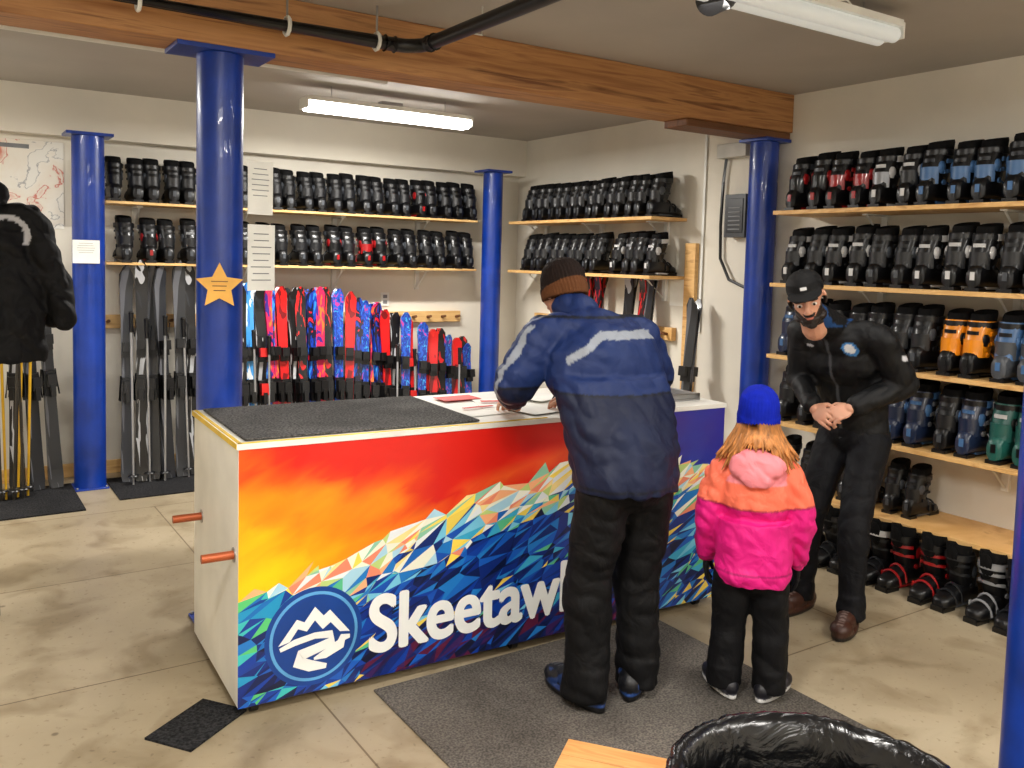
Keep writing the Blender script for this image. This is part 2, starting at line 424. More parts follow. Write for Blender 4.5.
skirack([(.72,1.72,5),(.6,1.68,5),(.48,1.7,0)],6.98,.08)
e=empty('skis_in_wall_rack',(4.66,0,0))
for y,L,k in((4.6,1.45,5),(5.1,1.68,5),(5.2,1.64,1),(5.32,1.66,0),(5.75,1.62,1),(5.86,1.6,1),(6.0,1.6,0)):
    o=ski_pair(L,SK[k]).obj('ski_pair',e,angle=30); o.location=(-.14,y,.012); o.rotation_euler=(-.1,0,-PI/2+random.uniform(-.2,.2))
q=MB(); q.bb((1.05,Y1-.05,1.11),(4.15,Y1-.001,1.21),M_pineX)
xx=1.1
while xx<4.1:
    q.cyl((xx,Y1-.05,1.16),(xx,Y1-.12,1.17),.012,M_dwood,n=10); xx+=.15
q.obj('wooden_ski_rack_rail',bevel=.003)
q=MB(); q.bb((X1-.05,4.95,1.11),(X1-.001,6.8,1.21),M_pine)
for k in range(12): q.cyl((X1-.05,5.0+.15*k,1.16),(X1-.12,5.0+.15*k,1.17),.012,M_dwood,n=10)
q.obj('wooden_ski_rack_rail',bevel=.003)
def poles(pts,cm,y,lean=.06):
    e=empty('ski_pole_bundle',(0,y,0))
    for x,hh in pts:
        q=MB(); q.cyl((0,0,.0),(0,0,hh),.0075,cm,.01,8); q.cyl((0,0,hh-.14),(0,0,hh),.014,M_black,.017,10); q.ell((0,0,hh),(.02,.02,.012),M_black,n=10,k=6)
        q.cyl((0,0,.07),(0,0,.078),.04,M_black,.035,14)
        q.tube([(0,0,hh),(.03,-.01,hh-.05),(.02,-.015,hh-.17),(0,-.01,hh-.02)],.004,M_black,5)
        o=q.obj('ski_pole',e); o.location=(x,random.uniform(-.03,.03),0); o.rotation_euler=(-lean,random.uniform(-.04,.04),0)
M_yel=mat('pole_yellow',(206,160,30),.4,.1); M_sil=mat('pole_silver',(180,182,186),.3,.7); M_or=mat('pole_dark',(40,36,30),.4)
poles([(.3,1.2),(.34,1.15),(.4,1.22),(.47,1.2),(.53,1.16)],M_yel,6.72); poles([(.37,1.2),(.44,1.17),(.5,1.2)],M_or,6.66)
poles([(1.2,1.25),(1.32,1.2),(1.42,1.22),(1.6,1.2)],M_sil,6.74)
poles([(2.1,1.1),(2.2,1.05),(3.3,.95),(3.5,.9),(3.9,.9)],M_sil,6.74)
# ------------------------------------------------------------ counter
cnt=empty('mural_service_counter',(.905,3.11,0),math.radians(-2.2))
LC,DC,ZB,ZT=2.37,.75,.045,1.02
M_cw=mat('counter_white_paint',(230,228,220),.45,0,.05,3,.1,50)
M_rim=mat('counter_yellow_edge',(222,184,30),.45)
q=MB(); q.bb((0,0,ZB),(LC,DC,ZT-.02),M_cw); q.obj('cabinet',cnt,bevel=.004)
q=MB(); q.bb((-.008,-.008,ZT-.02),(LC+.008,DC+.008,ZT),M_cw); q.bb((-.0095,-.0088,ZT-.018),(-.008,DC,ZT+.002),M_rim)
q.bb((0,0,ZT),(1.32,.012,ZT+.003),M_rim); q.bb((0,.0,ZT),(.012,DC,ZT+.003),M_rim)
q.obj('counter_top',cnt)
def carpet(name,c1,c2,sc=90):
    m,nt,b=newmat(name); v=mapped(nt,(1,1,1)); n=noisenode(nt,v,sc,3)
    r=ramp(nt,n.outputs['Fac'],[(.35,c1),(.65,c2)])
    n2=noisenode(nt,v,2.5,5,.5); r2=ramp(nt,n2.outputs['Fac'],[(.35,(205,205,205)),(.65,(255,255,255))])
    mx=nt.nodes.new('ShaderNodeMix'); mx.data_type='RGBA'; mx.blend_type='MULTIPLY'; mx.inputs[0].default_value=1
    nt.links.new(r.outputs['Color'],mx.inputs[6]); nt.links.new(r2.outputs['Color'],mx.inputs[7]); nt.links.new(mx.outputs[2],b.inputs['Base Color'])
    b.inputs['Roughness'].default_value=.95; b.inputs['Specular IOR Level'].default_value=.15; bump(nt,b,n.outputs['Fac'],.8,.01); return m
M_mat=carpet('charcoal_mat',(54,54,54),(120,118,116),120); M_rug=carpet('grey_carpet',(84,80,76),(128,122,114),120); M_dmat=carpet('dark_entry_mat',(24,24,25),(60,60,62))
q=MB(); q.bb((.03,.03,ZT+.003),(1.0,DC-.03,ZT+.012),M_mat); q.obj('ribbed_top_mat',cnt,bevel=.003)
M_redp=mat('red_print',(200,50,40),.6)
q=MB()
for i,(x,y,a,w,h,m_) in enumerate(((1.12,.3,.1,.22,.3,M_paper),(1.3,.38,-.3,.22,.28,M_paper),(1.36,.2,.2,.2,.26,M_paper),(1.18,.58,.05,.2,.12,M_redp),(1.55,.5,.4,.22,.28,M_paper),(1.14,.3,.1,.16,.02,M_redp),(1.3,.4,-.3,.16,.03,M_redp))):
    q.box((x,y,ZT+.004+.002*i),(w,h,.002),m_,Matrix.Rotation(a,3,'Z'))
q.obj('paper_forms',cnt)
q=MB(); q.bb((1.95,.12,ZT),(2.32,.6,ZT+.012),M_metal)
for a,b in(((1.95,.12),(2.32,.135)),((1.95,.585),(2.32,.6)),((1.95,.12),(1.965,.6)),((2.305,.12),(2.32,.6))): q.bb((*a,ZT+.012),(*b,ZT+.035),M_metal)
q.bb((2.0,.2,ZT+.013),(2.2,.42,ZT+.018),M_paper)
q.obj('metal_work_tray',cnt,bevel=.002)
for i,(x,y) in enumerate(((.07,.05),(.1,DC-.08),(1.2,.05),(1.2,DC-.08),(LC-.1,.05),(LC-.1,DC-.08))):
    q=MB(); q.box((0,0,.045),(.06,.06,.008),M_metal); q.cyl((-.015,0,.025),(.015,0,.025),.025,M_black,n=20)
    q.box((-.02,0,.035),(.004,.025,.03),M_metal); q.box((.02,0,.035),(.004,.025,.03),M_metal); q.obj('caster_%d'%(i+1),cnt,loc=(x,y,0),bevel=.001)
M_cop=mat('copper_peg',(176,88,50),.4,.4)
for i,y in enumerate((.06,.6)):
    q=MB(); q.cyl((.01,y,.6),(-.115,y,.6),.016,M_cop,n=16); q.cyl((-.003,y,.6),(-.0,y,.6),.028,M_metal,n=16); q.obj('end_peg_%d'%(i+1),cnt)
M_mural=vcolmat('mural_paint',.35,.08,60,coat=.2)
rid=[(0,.45),(.4,.55),(.78,.68),(1.27,.79),(1.6,.86),(1.95,.78),(2.4,.70)]
def ridge(s):
    for (a,za),(b,zb) in zip(rid,rid[1:]):
        if s<=b: return za+(zb-za)*(s-a)/(b-a)
    return rid[-1][1]
def mixc(a,b,t):
    t=max(0,min(1,t)); return tuple(a[i]+(b[i]-a[i])*t for i in range(3))
def sky(s,z):
    n=noise.noise(Vector((s*3+z*2,z*6,0)))*.5+noise.noise(Vector((s*8,z*14,4)))*.3+noise.noise(Vector((s*20,z*30,7)))*.14
    yel=(255,204,18);org=(246,124,16);red=(216,30,20);pur=(60,30,130);blu=(24,60,170)
    k=s*.66+(z-ridge(s))*.95+n*.42
    c=mixc(yel,org,k/.42)
    if k>.42: c=mixc(org,red,(k-.42)/.22)
    if .9<s<1.6: c=mixc(c,(250,140,50),max(0,.55-abs(z-ridge(s)-.03)*8))
    if s>1.75: c=mixc(c,mixc(pur,blu,.5+n),(s-1.75)/.2)
    return c
pale=[(250,226,150),(240,240,220),(190,215,130),(140,200,170),(250,180,130),(240,140,110),(255,224,90),(170,215,235),(230,236,240),(245,245,230)]
mid=[(30,120,200),(20,80,180),(60,170,210),(14,50,140),(90,190,140),(240,210,90),(24,100,190),(120,200,230),(10,40,110),(30,120,200)]
deep=[(10,40,120),(12,60,160),(8,26,80),(20,90,190),(6,20,60),(30,120,200),(14,34,100),(10,44,130)]
dark=[(14,18,50),(40,20,70),(90,24,60),(10,30,90),(20,50,130),(60,30,90)]
def mcol(s,z):
    d=ridge(s)-z; R=random.random
    d+=.09*noise.noise(Vector((s*9-z*9,z*9,2)))
    if s<.25 and z<.45:
        return random.choice([(30,150,200),(20,110,190),(60,190,190),(16,60,150),(90,200,120)]) if z>.33 or R()<.25 else random.choice(deep)
    if d<.11: return random.choice(pale)
    if d<.2: return random.choice(mid if R()<.7 else pale)
    if s>1.8: return random.choice(mid if R()<.5 else deep)
    if z<.2 and s>.5: return random.choice(dark if R()<.6 else deep)
    return random.choice(deep if R()<.85 else mid)
th=math.radians(30); ca,sa=math.cos(th),math.sin(th); ST=3.4
def fw(s,z): return ((ca*s+sa*z)/ST,(-sa*s+ca*z))
def bw(a,b): a=a*ST; return (ca*a-sa*b, sa*a+ca*b)
z0,z1=ZB,ZT-.022; pts=[]
for i in range(1150):
    pts.append((random.uniform(.01,LC-.01),random.uniform(z0+.008,z1-.008)))
for i in range(1500):
    s=random.uniform(.01,LC-.01); z=random.uniform(z0+.008,z1-.008)
    if z>ridge(s)+.03: pts.append((s,z))
for i in range(70):
    pts.append((LC*i/69,z0)); pts.append((LC*i/69,z1))
for i in range(1,24):
    pts.append((0,z0+(z1-z0)*i/24)); pts.append((LC,z0+(z1-z0)*i/24))
w=[Vector(fw(*p)) for p in pts]
vv,ee,ff,*_=delaunay_2d_cdt(w,[],[],0,1e-5)
me=D.meshes.new('mural_panel'); P=[bw(v[0],v[1]) for v in vv]
me.from_pydata([(p[0],-.0045,p[1]) for p in P],[],[tuple(f) for f in ff])
ca_=me.color_attributes.new('Col','FLOAT_COLOR','CORNER')
for p in me.polygons:
    cs=sum(P[i][0] for i in p.vertices)/3; cz_=sum(P[i][1] for i in p.vertices)/3
    if cz_>ridge(cs):
        for li,vi in zip(p.loop_indices,p.vertices): ca_.data[li].color=lin(sky(*P[vi]))
    else:
        c=lin(mcol(cs,cz_))
        for li in p.loop_indices: ca_.data[li].color=c
me.materials.append(M_mural)
o=D.objects.new('mural_panel',me); COL.objects.link(o); o.parent=cnt
M_lnavy=mat('logo_navy',(16,62,140),.4); M_llight=mat('logo_light_blue',(90,160,215),.4); M_lw=mat('logo_white',(240,242,240),.4,0,.02)
q=MB(); cx,cz=.285,.262
def disc(r1,y,m,n=56):
    q.add([Vector((cx+r1*math.cos(2*PI*i/n),y,cz+r1*math.sin(2*PI*i/n))) for i in range(n)],[tuple(range(n))],m)
disc(.19,-.0055,M_lnavy); disc(.172,-.0062,M_llight); disc(.16,-.0069,M_lnavy)
def poly(pl,m,y=-.0085): q.add([Vector((cx+a*.155,y,cz+b*.155)) for a,b in pl],[tuple(range(len(pl)))],m)
def ribbon(pl,w,m,y=-.0085):
    L=[];R_=[]
    for i,p in enumerate(pl):
        a=Vector(pl[max(i-1,0)]);b=Vector(pl[min(i+1,len(pl)-1)]); d=(b-a).normalized(); nn=Vector((-d.y,d.x))
        ww=w[i] if hasattr(w,'__len__') else w
        L.append(Vector((cx+(p[0]+nn.x*ww)*.155,y,cz+(p[1]+nn.y*ww)*.155))); R_.append(Vector((cx+(p[0]-nn.x*ww)*.155,y,cz+(p[1]-nn.y*ww)*.155)))
    q.loft([L,R_],m,(0,0),False)
poly([(-.9,-.08),(-.45,.5),(-.26,.4),(.0,.74),(.22,.48),(.38,.6),(.9,-.04),(.64,.0),(.4,.28),(.2,.14),(-.0,.4),(-.2,.16),(-.42,.26),(-.62,-.02)],M_lw)
ribbon([(-.86,-.18),(-.5,-.06),(0,.02),(.4,-.02),(.44,-.2),(.1,-.3),(-.35,-.4),(-.42,-.56),(-.1,-.72),(.3,-.8)],[.05,.08,.08,.1,.12,.12,.14,.15,.14,.06],M_lw,-.0092)
ribbon([(.9,-.16),(.72,-.16),(.66,-.32),(.25,-.5),(-.02,-.56)],[.05,.1,.13,.11,.03],M_lw,-.0098)
q.obj('round_mountain_logo',cnt)
tm=textmesh('Skeetawk',.32,0)
xs=[v.co.x for v in tm.vertices]; wx=max(xs)-min(xs); mx_=min(xs)
V0=[v.co.copy() for v in tm.vertices]; F0=[tuple(p.vertices) for p in tm.polygons]; vs=[];fs=[]
for k in range(9):
    dx,dz=(0,0) if k==8 else (.0095*math.cos(k*PI/4),.0075*math.sin(k*PI/4)); off=len(vs)
    for v in V0: vs.append(((v.x-mx_)*1.02/wx+.512+dx,-.0075-.00015*k,.15+v.y+dz))
    for f in F0: fs.append(tuple(i+off for i in f))
tm2=D.meshes.new('painted_lettering'); tm2.from_pydata(vs,[],fs); tm2.materials.append(M_lw)
o=D.objects.new('painted_lettering',tm2); COL.objects.link(o); o.parent=cnt
# ------------------------------------------------------------ mats on floor
q=MB(); q.bb((1.42,1.3,0),(2.87,3.06,.01),M_rug); q.obj('grey_floor_rug',bevel=.004)
q=MB(); q.bb((-.15,-.1,0),(.15,.1,.008),M_dmat); q.obj('small_floor_mat',loc=(.775,3.155,0),rot=(0,0,math.radians(36)))
q=MB(); q.bb((-.3,6.2,0),(.82,6.95,.01),M_dmat); q.obj('black_floor_mat')
q=MB(); q.bb((1.05,6.35,0),(4.0,6.98,.01),M_dmat); q.obj('black_floor_mat')
# ------------------------------------------------------------ lights
M_tube=emitmat('fluorescent_diffuser',(255,253,248),16)
def fluo(x,y,z=2.66,L=1.22,power=60,em=M_tube):
    e=empty('fluorescent_ceiling_light',(x,y,z))
    q=MB(); q.box((0,0,.045),(L,.15,.03),M_white); q.box((0,0,.07),(.16,.07,.04),M_metal)
    for sx in(-1,1):
        q.cyl((sx*L*.35,0,.05),(sx*L*.35,0,ZC-z),.003,M_metal,n=6); q.box((sx*(L/2+.005),0,.015),(.012,.15,.07),M_white)
    q.obj('housing',e,bevel=.003)
    q=MB(); q.cyl((-L/2+.01,-.036,.0),(L/2-.01,-.036,.0),.034,em,n=14); q.cyl((-L/2+.01,.036,.0),(L/2-.01,.036,.0),.034,em,n=14); q.obj('tubes',e)
    if power:
        ld=D.lights.new('tube_light','AREA'); ld.shape='RECTANGLE'; ld.size=L; ld.size_y=.12; ld.energy=power; ld.color=(1,.96,.9)
        lo=D.objects.new('tube_light',ld); COL.objects.link(lo); lo.parent=e; lo.location=(0,0,-.04)
    return e
fluo(2.72,5.73,2.69,1.25,100)
fluo(-.4,5.5,2.7,1.22,48)
M_dim=emitmat('fluorescent_tube_dim',(215,218,215),.35)
fluo(2.93,2.4,2.72,1.2,14,M_dim)
fluo(.4,1.3,2.7,1.2,78); fluo(2.2,-.6,2.7,1.2,74); fluo(.2,-1.2,2.7,1.2,36); fluo(3.9,.2,2.7,1.2,30)
wd=D.worlds.new('world'); S.world=wd; wd.use_nodes=True; wd.node_tree.nodes['Background'].inputs[0].default_value=(.9,.93,1,1); wd.node_tree.nodes['Background'].inputs[1].default_value=.25
# ------------------------------------------------------------ pipes on ceiling
q=MB(); PYY,PZ,PXX=3.78,2.68,1.93
arc=[(PXX-.12+.12*math.sin(a),PYY-.12+.12*math.cos(a),PZ) for a in [PI/2*i/6 for i in range(7)]]
q.tube([(X0+.02,PYY,PZ)]+arc+[(PXX,Y0+.02,PZ)],.032,M_black,14)
q.tube([(PXX-.17,PYY,PZ),(PXX-.12,PYY,PZ)],.04,M_black,14); q.tube([(PXX,PYY-.17,PZ),(PXX,PYY-.12,PZ)],.04,M_black,14)
for x in(-.9,-.1,.7,1.3,1.72):
    q.tube([(x,PYY+.038*math.cos(a),PZ+.038*math.sin(a)) for a in [PI*2*i/10 for i in range(11)]],.009,M_white,6); q.cyl((x,PYY,PZ+.03),(x,PYY,ZC),.005,M_metal,n=6)
q.tube([(2.1,PYY-.3,ZC),(2.1,PYY-.3,PZ+.03),(PXX,PYY-.3,PZ+.03)],.004,M_white,6)
q.obj('black_drain_pipe')
q=MB(); q.tube([(X0,4.8,2.72),(X0+.1,4.8,2.72),(2.25,4.8,2.72)],.014,M_white,8); q.tube([(2.25,4.8,2.72),(2.25,4.8,ZC)],.01,M_white,8); q.obj('white_ceiling_conduit')
q=MB(); q.cyl((0,0,0),(0,0,.1),.01,M_black,n=8); q.cyl((-.05,.0,-.05),(.07,.03,-.0),.06,M_black,.055,20); q.ell((.07,.03,0),(.03,.055,.055),M_black,n=12); q.obj('black_track_spotlight',loc=(2.5,2.42,2.74))
q=MB(); q.tube([(2.55,2.42,2.82),(2.8,2.5,2.76),(3.1,2.3,2.78),(3.4,2.45,2.8)],.004,M_white,6); q.obj('hanging_wire')
# ------------------------------------------------------------ wall things
def mapmat():
    m,nt,b=newmat('map_print'); v=mapped(nt,(1,1,1)); n=noisenode(nt,v,4,8,.5)
    r=ramp(nt,n.outputs['Fac'],[(0,(236,234,226)),(.455,(236,234,226)),(.465,(160,160,160)),(.475,(238,234,224)),(.6,(234,226,212)),(.61,(205,90,70)),(.622,(234,228,214)),(.7,(214,130,110))])
    nt.links.new(r.outputs['Color'],b.inputs['Base Color']); b.inputs['Roughness'].default_value=.5; return m
q=MB(); q.bb((-.25,Y1-.008,1.84),(.82,Y1-.001,2.46),mapmat()); q.bb((-.1,Y1-.0085,2.4),(.6,Y1-.008,2.43),M_grey); q.obj('wall_map_poster')
def sheet(name,loc,w,h,rz,lines=5,m=None):
    q=MB(); q.box((0,0,0),(w,.002,h),m or M_paper)
    for i in range(lines): q.box((random.uniform(-.02,.0)*w,-.0015,h*(.36-.1*i)),(w*random.uniform(.5,.8),.001,h*.015),M_grey)
    return q.obj(name,loc=loc,rot=(0,0,rz))
sheet('posted_paper_notice',(1.258,4.0,1.995),.125,.24,0.2,6); sheet('posted_paper_notice',(1.262,3.995,1.68),.14,.3,.25,8)
sheet('posted_paper_notice',(.9,6.708,1.68),.17,.16,-.05,5)
sheet('posted_paper_notice',(X1-.004,4.93,1.5),.2,.24,PI/2,6)
q=MB(); st=[]
for i in range(10):
    a=PI/2+i*PI/5; rr=.105 if i%2==0 else .052; st.append((rr*math.cos(a),rr*math.sin(a)))
M_star=mat('star_cardboard',(236,178,82),.6)
q.loft([[Vector((a,0,b)) for a,b in st],[Vector((a,.004,b)) for a,b in st]],M_star)
for i in range(3): q.box((0,-.0008,.022-.02*i),(.07-.01*i,.001,.004),M_dwood)
q.obj('star_shaped_sign',loc=(1.09-.26*.112,BY-.966*.112,1.55),rot=(0,0,-.27))
q=MB(); q.bb((X1-.09,4.23,1.9),(X1-.001,4.42,2.2),mat('dark_grey_box',(44,46,48),.4)); q.bb((X1-.095,4.25,1.93),(X1-.09,4.4,2.17),M_black)
for i in range(6): q.bb((X1-.099,4.27,1.95+.03*i),(X1-.095,4.38,1.96+.03*i),M_grey)
q.obj('wall_speaker_box',bevel=.004)
q=MB(); q.bb((X1-.09,4.25,2.46),(X1-.001,4.52,2.56),mat('beige_box',(186,184,176),.5)); q.obj('electrical_junction_box',bevel=.004)
q=MB(); q.tube([(X1-.03,4.48,2.47),(X1-.03,4.5,2.3),(X1-.03,4.51,2.0),(X1-.03,4.5,1.75),(X1-.04,4.4,1.6),(X1-.04,4.25,1.55),(X1-.04,4.15,1.57)],.011,M_black,8); q.obj('black_power_cable')
q=MB(); q.tube([(X1-.014,4.7,2.83),(X1-.014,4.7,1.2)],.01,M_white,8); q.obj('white_wall_conduit')
q=MB(); q.bb((X1-.04,4.74,.1),(X1-.001,4.85,1.86),M_pine); q.obj('wooden_wall_plank',bevel=.003)
q=MB(); q.bb((3.35,Y1-.012,1.26),(3.43,Y1-.001,1.38),M_white); q.bb((3.37,Y1-.014,1.28),(3.41,Y1-.012,1.31),M_grey); q.bb((3.37,Y1-.014,1.33),(3.41,Y1-.012,1.36),M_grey); q.obj('wall_outlet')
# ------------------------------------------------------------ trash can and crate
def bagmat():
    m,nt,b=newmat('black_bag_plastic'); v=mapped(nt,(1,1,1)); n=noisenode(nt,v,9,4,2)
    r=ramp(nt,n.outputs['Fac'],[(.3,(5,5,6)),(.7,(12,12,14))]); nt.links.new(r.outputs['Color'],b.inputs['Base Color'])
    b.inputs['Roughness'].default_value=.24; bump(nt,b,n.outputs['Fac'],.4,.02); return m
M_bag=bagmat(); tc=empty('trash_can_with_liner',(1.425,1.02,0))
q=MB(); q.loft([ering((0,0,.0),.21,.21,40),ering((0,0,.02),.225,.225,40),ering((0,0,.64),.28,.28,40),ering((0,0,.67),.29,.29,40),ering((0,0,.67),.272,.272,40),ering((0,0,.05),.215,.215,40)],mat('bin_grey',(70,72,74),.5),(1,1)); q.obj('bin',tc)
rg=[]
for (rr,z,am) in((.02,.14,.0),(.12,.15,.02),(.19,.2,.03),(.2,.3,.02),(.215,.42,.02),(.235,.54,.014),(.25,.62,.01),(.268,.675,.005),(.287,.695,.004),(.303,.69,.006),(.309,.62,.012),(.315,.55,.02),(.32,.48,.03)):
    R_=[]
    for i in range(140):
        a=2*PI*i/140; nn=noise.noise(Vector((math.cos(a)*5,math.sin(a)*5,z*4)))*am*1.5+noise.noise(Vector((math.cos(a)*15,math.sin(a)*15,z*2)))*am*1.0
        k=rr+min(nn,.012)*.8; R_.append(Vector((k*math.cos(a),k*math.sin(a),z+nn*.6)))
    rg.append(R_)
q=MB(); q.loft(rg,M_bag,(1,0)); q.obj('black_liner_bag',tc,angle=80)
cr=empty('wooden_crate',(1.54,1.97,.011),math.atan2(-.23,.18))
M_cr=woodmat('crate_wood',(186,126,68),(206,152,90),(1.2,12,12),3,.55,(164,104,52))
q=MB()
for i in range(4): q.bb((.0,-.345+.088*i,.27),(.4,-.26+.088*i,.29),M_cr)
for i in range(3):
    z=.01+.09*i
    q.bb((0,-.012,z),(.4,0,z+.075),M_cr); q.bb((0,-.35,z),(.4,-.338,z+.075),M_cr); q.bb((0,-.338,z),(.012,-.012,z+.075),M_cr); q.bb((.388,-.338,z),(.4,-.012,z+.075),M_cr)
for a in(.012,.358):
    for b in(-.338,-.042): q.bb((a,b,0),(a+.03,b+.03,.27),M_cr)
q.obj('slats',cr,bevel=.002)
# ------------------------------------------------------------ people
M_fab=vcolmat('jacket_fabric',.6,.12,180,spec=.3,wr=.38,wscale=8); M_pant=vcolmat('trouser_fabric',.7,.2,220,spec=.22,wr=.4,wscale=10)
M_puff=vcolmat('puffer_fabric',.55,.12,180,spec=.3,wr=.38,wscale=14)
M_skin=vcolmat('skin',.5,.12,300,sss=.08); M_shoe=vcolmat('shoe_leather',.45,.2,150); M_knit=vcolmat('knit_wool',.9,.9,120,stretch=(1,1,.25),spec=.2)
M_glove=vcolmat('glove_fabric',.7,.3,200,spec=.25)
M_eyew=mat('eye_white',(225,220,212),.25); M_iris=mat('eye_iris',(40,28,20),.15)
M_hair=mat('blonde_hair',(176,116,62),.5,0,.3,60,stretch=(1,1,.1))
def cloth(a=.008,b=.005,k=1):
    def f(co,n):
        c=co*k
        return a*noise.noise(Vector((c.x*7,c.y*7,c.z*6)))+b*(abs(noise.noise(Vector((c.x*9+3,c.y*9,c.z*12+c.x*7))))-.3)*2+b*.35*(abs(noise.noise(Vector((c.x*17,c.y*17+7,c.z*24+c.x*14))))-.25)
    return f
def pantfold(a=.008):
    return lambda co,n: a*noise.noise(Vector((co.x*8,co.y*8,co.z*6)))+a*(abs(noise.noise(Vector((co.x*9+co.z*8,co.y*9+5,co.z*11-co.x*5))))-.25)*1.4
def const(c,v=.06):
    def f(co,n):
        k=1+v*noise.noise(co*30); return [min(255,x*k) for x in c]
    return f
def head(parent,T,skin,hair,beard=None):
    q=MB()
    q.ell((0,-.012,.035),(.074,.094,.083),None,n=24,k=16); q.ell((0,.03,-.025),(.06,.058,.078),None,n=24,k=16)
    q.ell((0,.038,-.078),(.042,.042,.034),None); q.ell((0,.06,-.1),(.02,.02,.016),None)
    for s in(-1,1):
        q.ell((s*.04,.052,-.02),(.022,.022,.024),None); q.ell((s*.048,.01,-.07),(.018,.04,.026),None)
        q.ell((s*.077,-.008,-.004),(.009,.019,.031),None,Matrix.Rotation(s*-.25,3,'Z')); q.ell((s*.075,-.004,-.028),(.008,.011,.011),None)
        q.ell((s*.031,.078,.024),(.024,.014,.008),None)
        q.ell((s*.012,.1,-.03),(.009,.01,.008),None)
    q.cap((0,.088,.012),(0,.108,-.024),.009,.0125); q.ell((0,.106,-.028),(.012,.012,.01),None)
    q.ell((0,.089,-.052),(.023,.01,.0055),None); q.ell((0,.087,-.062),(.02,.01,.006),None)
    q.cap((0,-.02,-.06),(0,-.045,-.17),.054,.058)
    def col(co,n):
        c=skin
        if co.z<-.046 and co.z>-.068 and abs(co.x)<.022 and co.y>.085: c=mixc(skin,(170,80,70),.6)
        if .018<co.z<.032 and .012<abs(co.x)<.052 and co.y>.074: c=hair
        if co.y<-.01 and co.z>-.06 and abs(co.x)<.083 and not(abs(co.x)>.07 and co.z<.03 and co.y>-.035): c=hair
        if co.z>.07: c=hair
        if beard:
            side=max(0,abs(co.x)-.024)
            lim=-.056+min(.06,side*1.5)
            if co.z<lim and co.y>-.005 and co.z>-.13 and not(-.066<co.z<-.052 and abs(co.x)<.015): c=mixc(beard,skin,.08)
            if -.052<co.z<-.038 and abs(co.x)<.032 and co.y>.08: c=beard
        return c
    def fo(co,n):
        if beard and co.z<-.07 and co.y>0 and co.z>-.12: return .006+.003*noise.noise(co*120)
        return 0
    q.blob('head',parent,M_skin,.0038,5,col,fo,T)
    q=MB()
    for s in(-1,1):
        q.ell((s*.031,.0765,.002),(.0125,.0105,.0085),M_eyew); q.ell((s*.031,.0845,.002),(.006,.0035,.006),M_iris,n=12,k=8)
    me=q.mesh('eyes'); me.transform(T); o=D.objects.new('eyes',me); COL.objects.link(o); o.parent=parent
def hand(parent,name,wrist,fdir,back,thumb,scale=1,curl=(.35,.45,.35),c=(200,150,122),material=None,thick=1.0,spread=.06):
    y=Vector(fdir).normalized(); z=Vector(back); z=(z-y*z.dot(y)).normalized(); x=y.cross(z)
    q=MB()
    q.cap((0,-.03,0),(0,.012,0),.024,.026); q.ell((0,.05,0),(.041,.05,.0145*thick),None,n=20,k=12); q.ell((thumb*.022,.03,-.008),(.02,.032,.014),None)
    for i,(fx,L) in enumerate(((-.031,.064),(-.0105,.078),(.0105,.084),(.031,.075))):
        fx*=thumb
        p=Vector((fx,.086-.25*abs(fx),0)); q.cap((fx*.5,.03,0),p,.011*thick,.0098*thick)
        ang=0
        for j,(fr,cu) in enumerate(((.45,curl[0]),(.3,curl[1]),(.25,curl[2]))):
            ang+=cu; l=L*fr
            d=Vector((math.sin(spread*fx/.02),math.cos(ang),-math.sin(ang))); n2=p+d*l
            q.cap(p,n2,(.0092-.0007*j)*thick,(.0086-.0007*j)*thick,n=10); p=n2
    t0=Vector((thumb*.026,.018,-.006)); t1=Vector((thumb*.052,.047,-.016)); t2=Vector((thumb*.054,.074,-.026)); t3=Vector((thumb*.046,.094,-.034))
    q.cap(t0,t1,.013*thick,.011*thick); q.cap(t1,t2,.0108*thick,.0095*thick); q.cap(t2,t3,.0095*thick,.0085*thick)
    T=Matrix(((x.x,y.x,z.x,wrist[0]),(x.y,y.y,z.y,wrist[1]),(x.z,y.z,z.z,wrist[2]),(0,0,0,1)))@Matrix.Scale(scale,4)
    q.blob(name,parent,material or M_skin,.0034,3,const(c,.05),None,T)
def shoe(parent,name,x,y,ang,L,c,sole,trim=None):
    q=MB(); k=L/.3
    q.cap((0,-.06*k,.062*k),(0,-.05*k,.12*k),.047*k,.05*k); q.ell((0,-.07*k,.05*k),(.046*k,.055*k,.05*k),None); q.ell((0,.03*k,.055*k),(.047*k,.1*k,.048*k),None); q.ell((0,.115*k,.042*k),(.052*k,.07*k,.038*k),None)
    rings=[]
    for z,e in((.002,0),(.012,.004),(.028,.002)):
        rg=[]
        for i in range(28):
            a=2*PI*i/28; yy=math.sin(a)*.155*k+.03*k; w=(.047+.012*max(0,math.sin(a-.2)))*k+e
            rg.append(Vector((math.cos(a)*w,yy,z*k)))
        rings.append(rg)
    q.loft(rings,None)
    def col(co,n):
        if co.z<.022*k: return sole
        if trim and co.z<.034*k: return trim
        if trim and abs(co.x)>.03*k and noise.noise(co*25)>.2: return trim
        if co.y>0 and abs(co.x)<.014*k and co.z>.07*k and math.sin(co.y*300/k)>0: return mixc(c,(200,200,200),.4)
        return c
    T=Matrix.Translation((x,y,0))@Matrix.Rotation(ang,4,'Z')
    q.blob(name,parent,M_shoe,.005,3,col,None,T)
def TR(loc,rx=0,rz=0,ry=0,s=1):
    return Matrix.Translation(loc)@Matrix.Rotation(rz,4,'Z')@Matrix.Rotation(ry,4,'Y')@Matrix.Rotation(rx,4,'X')@Matrix.Scale(s,4)
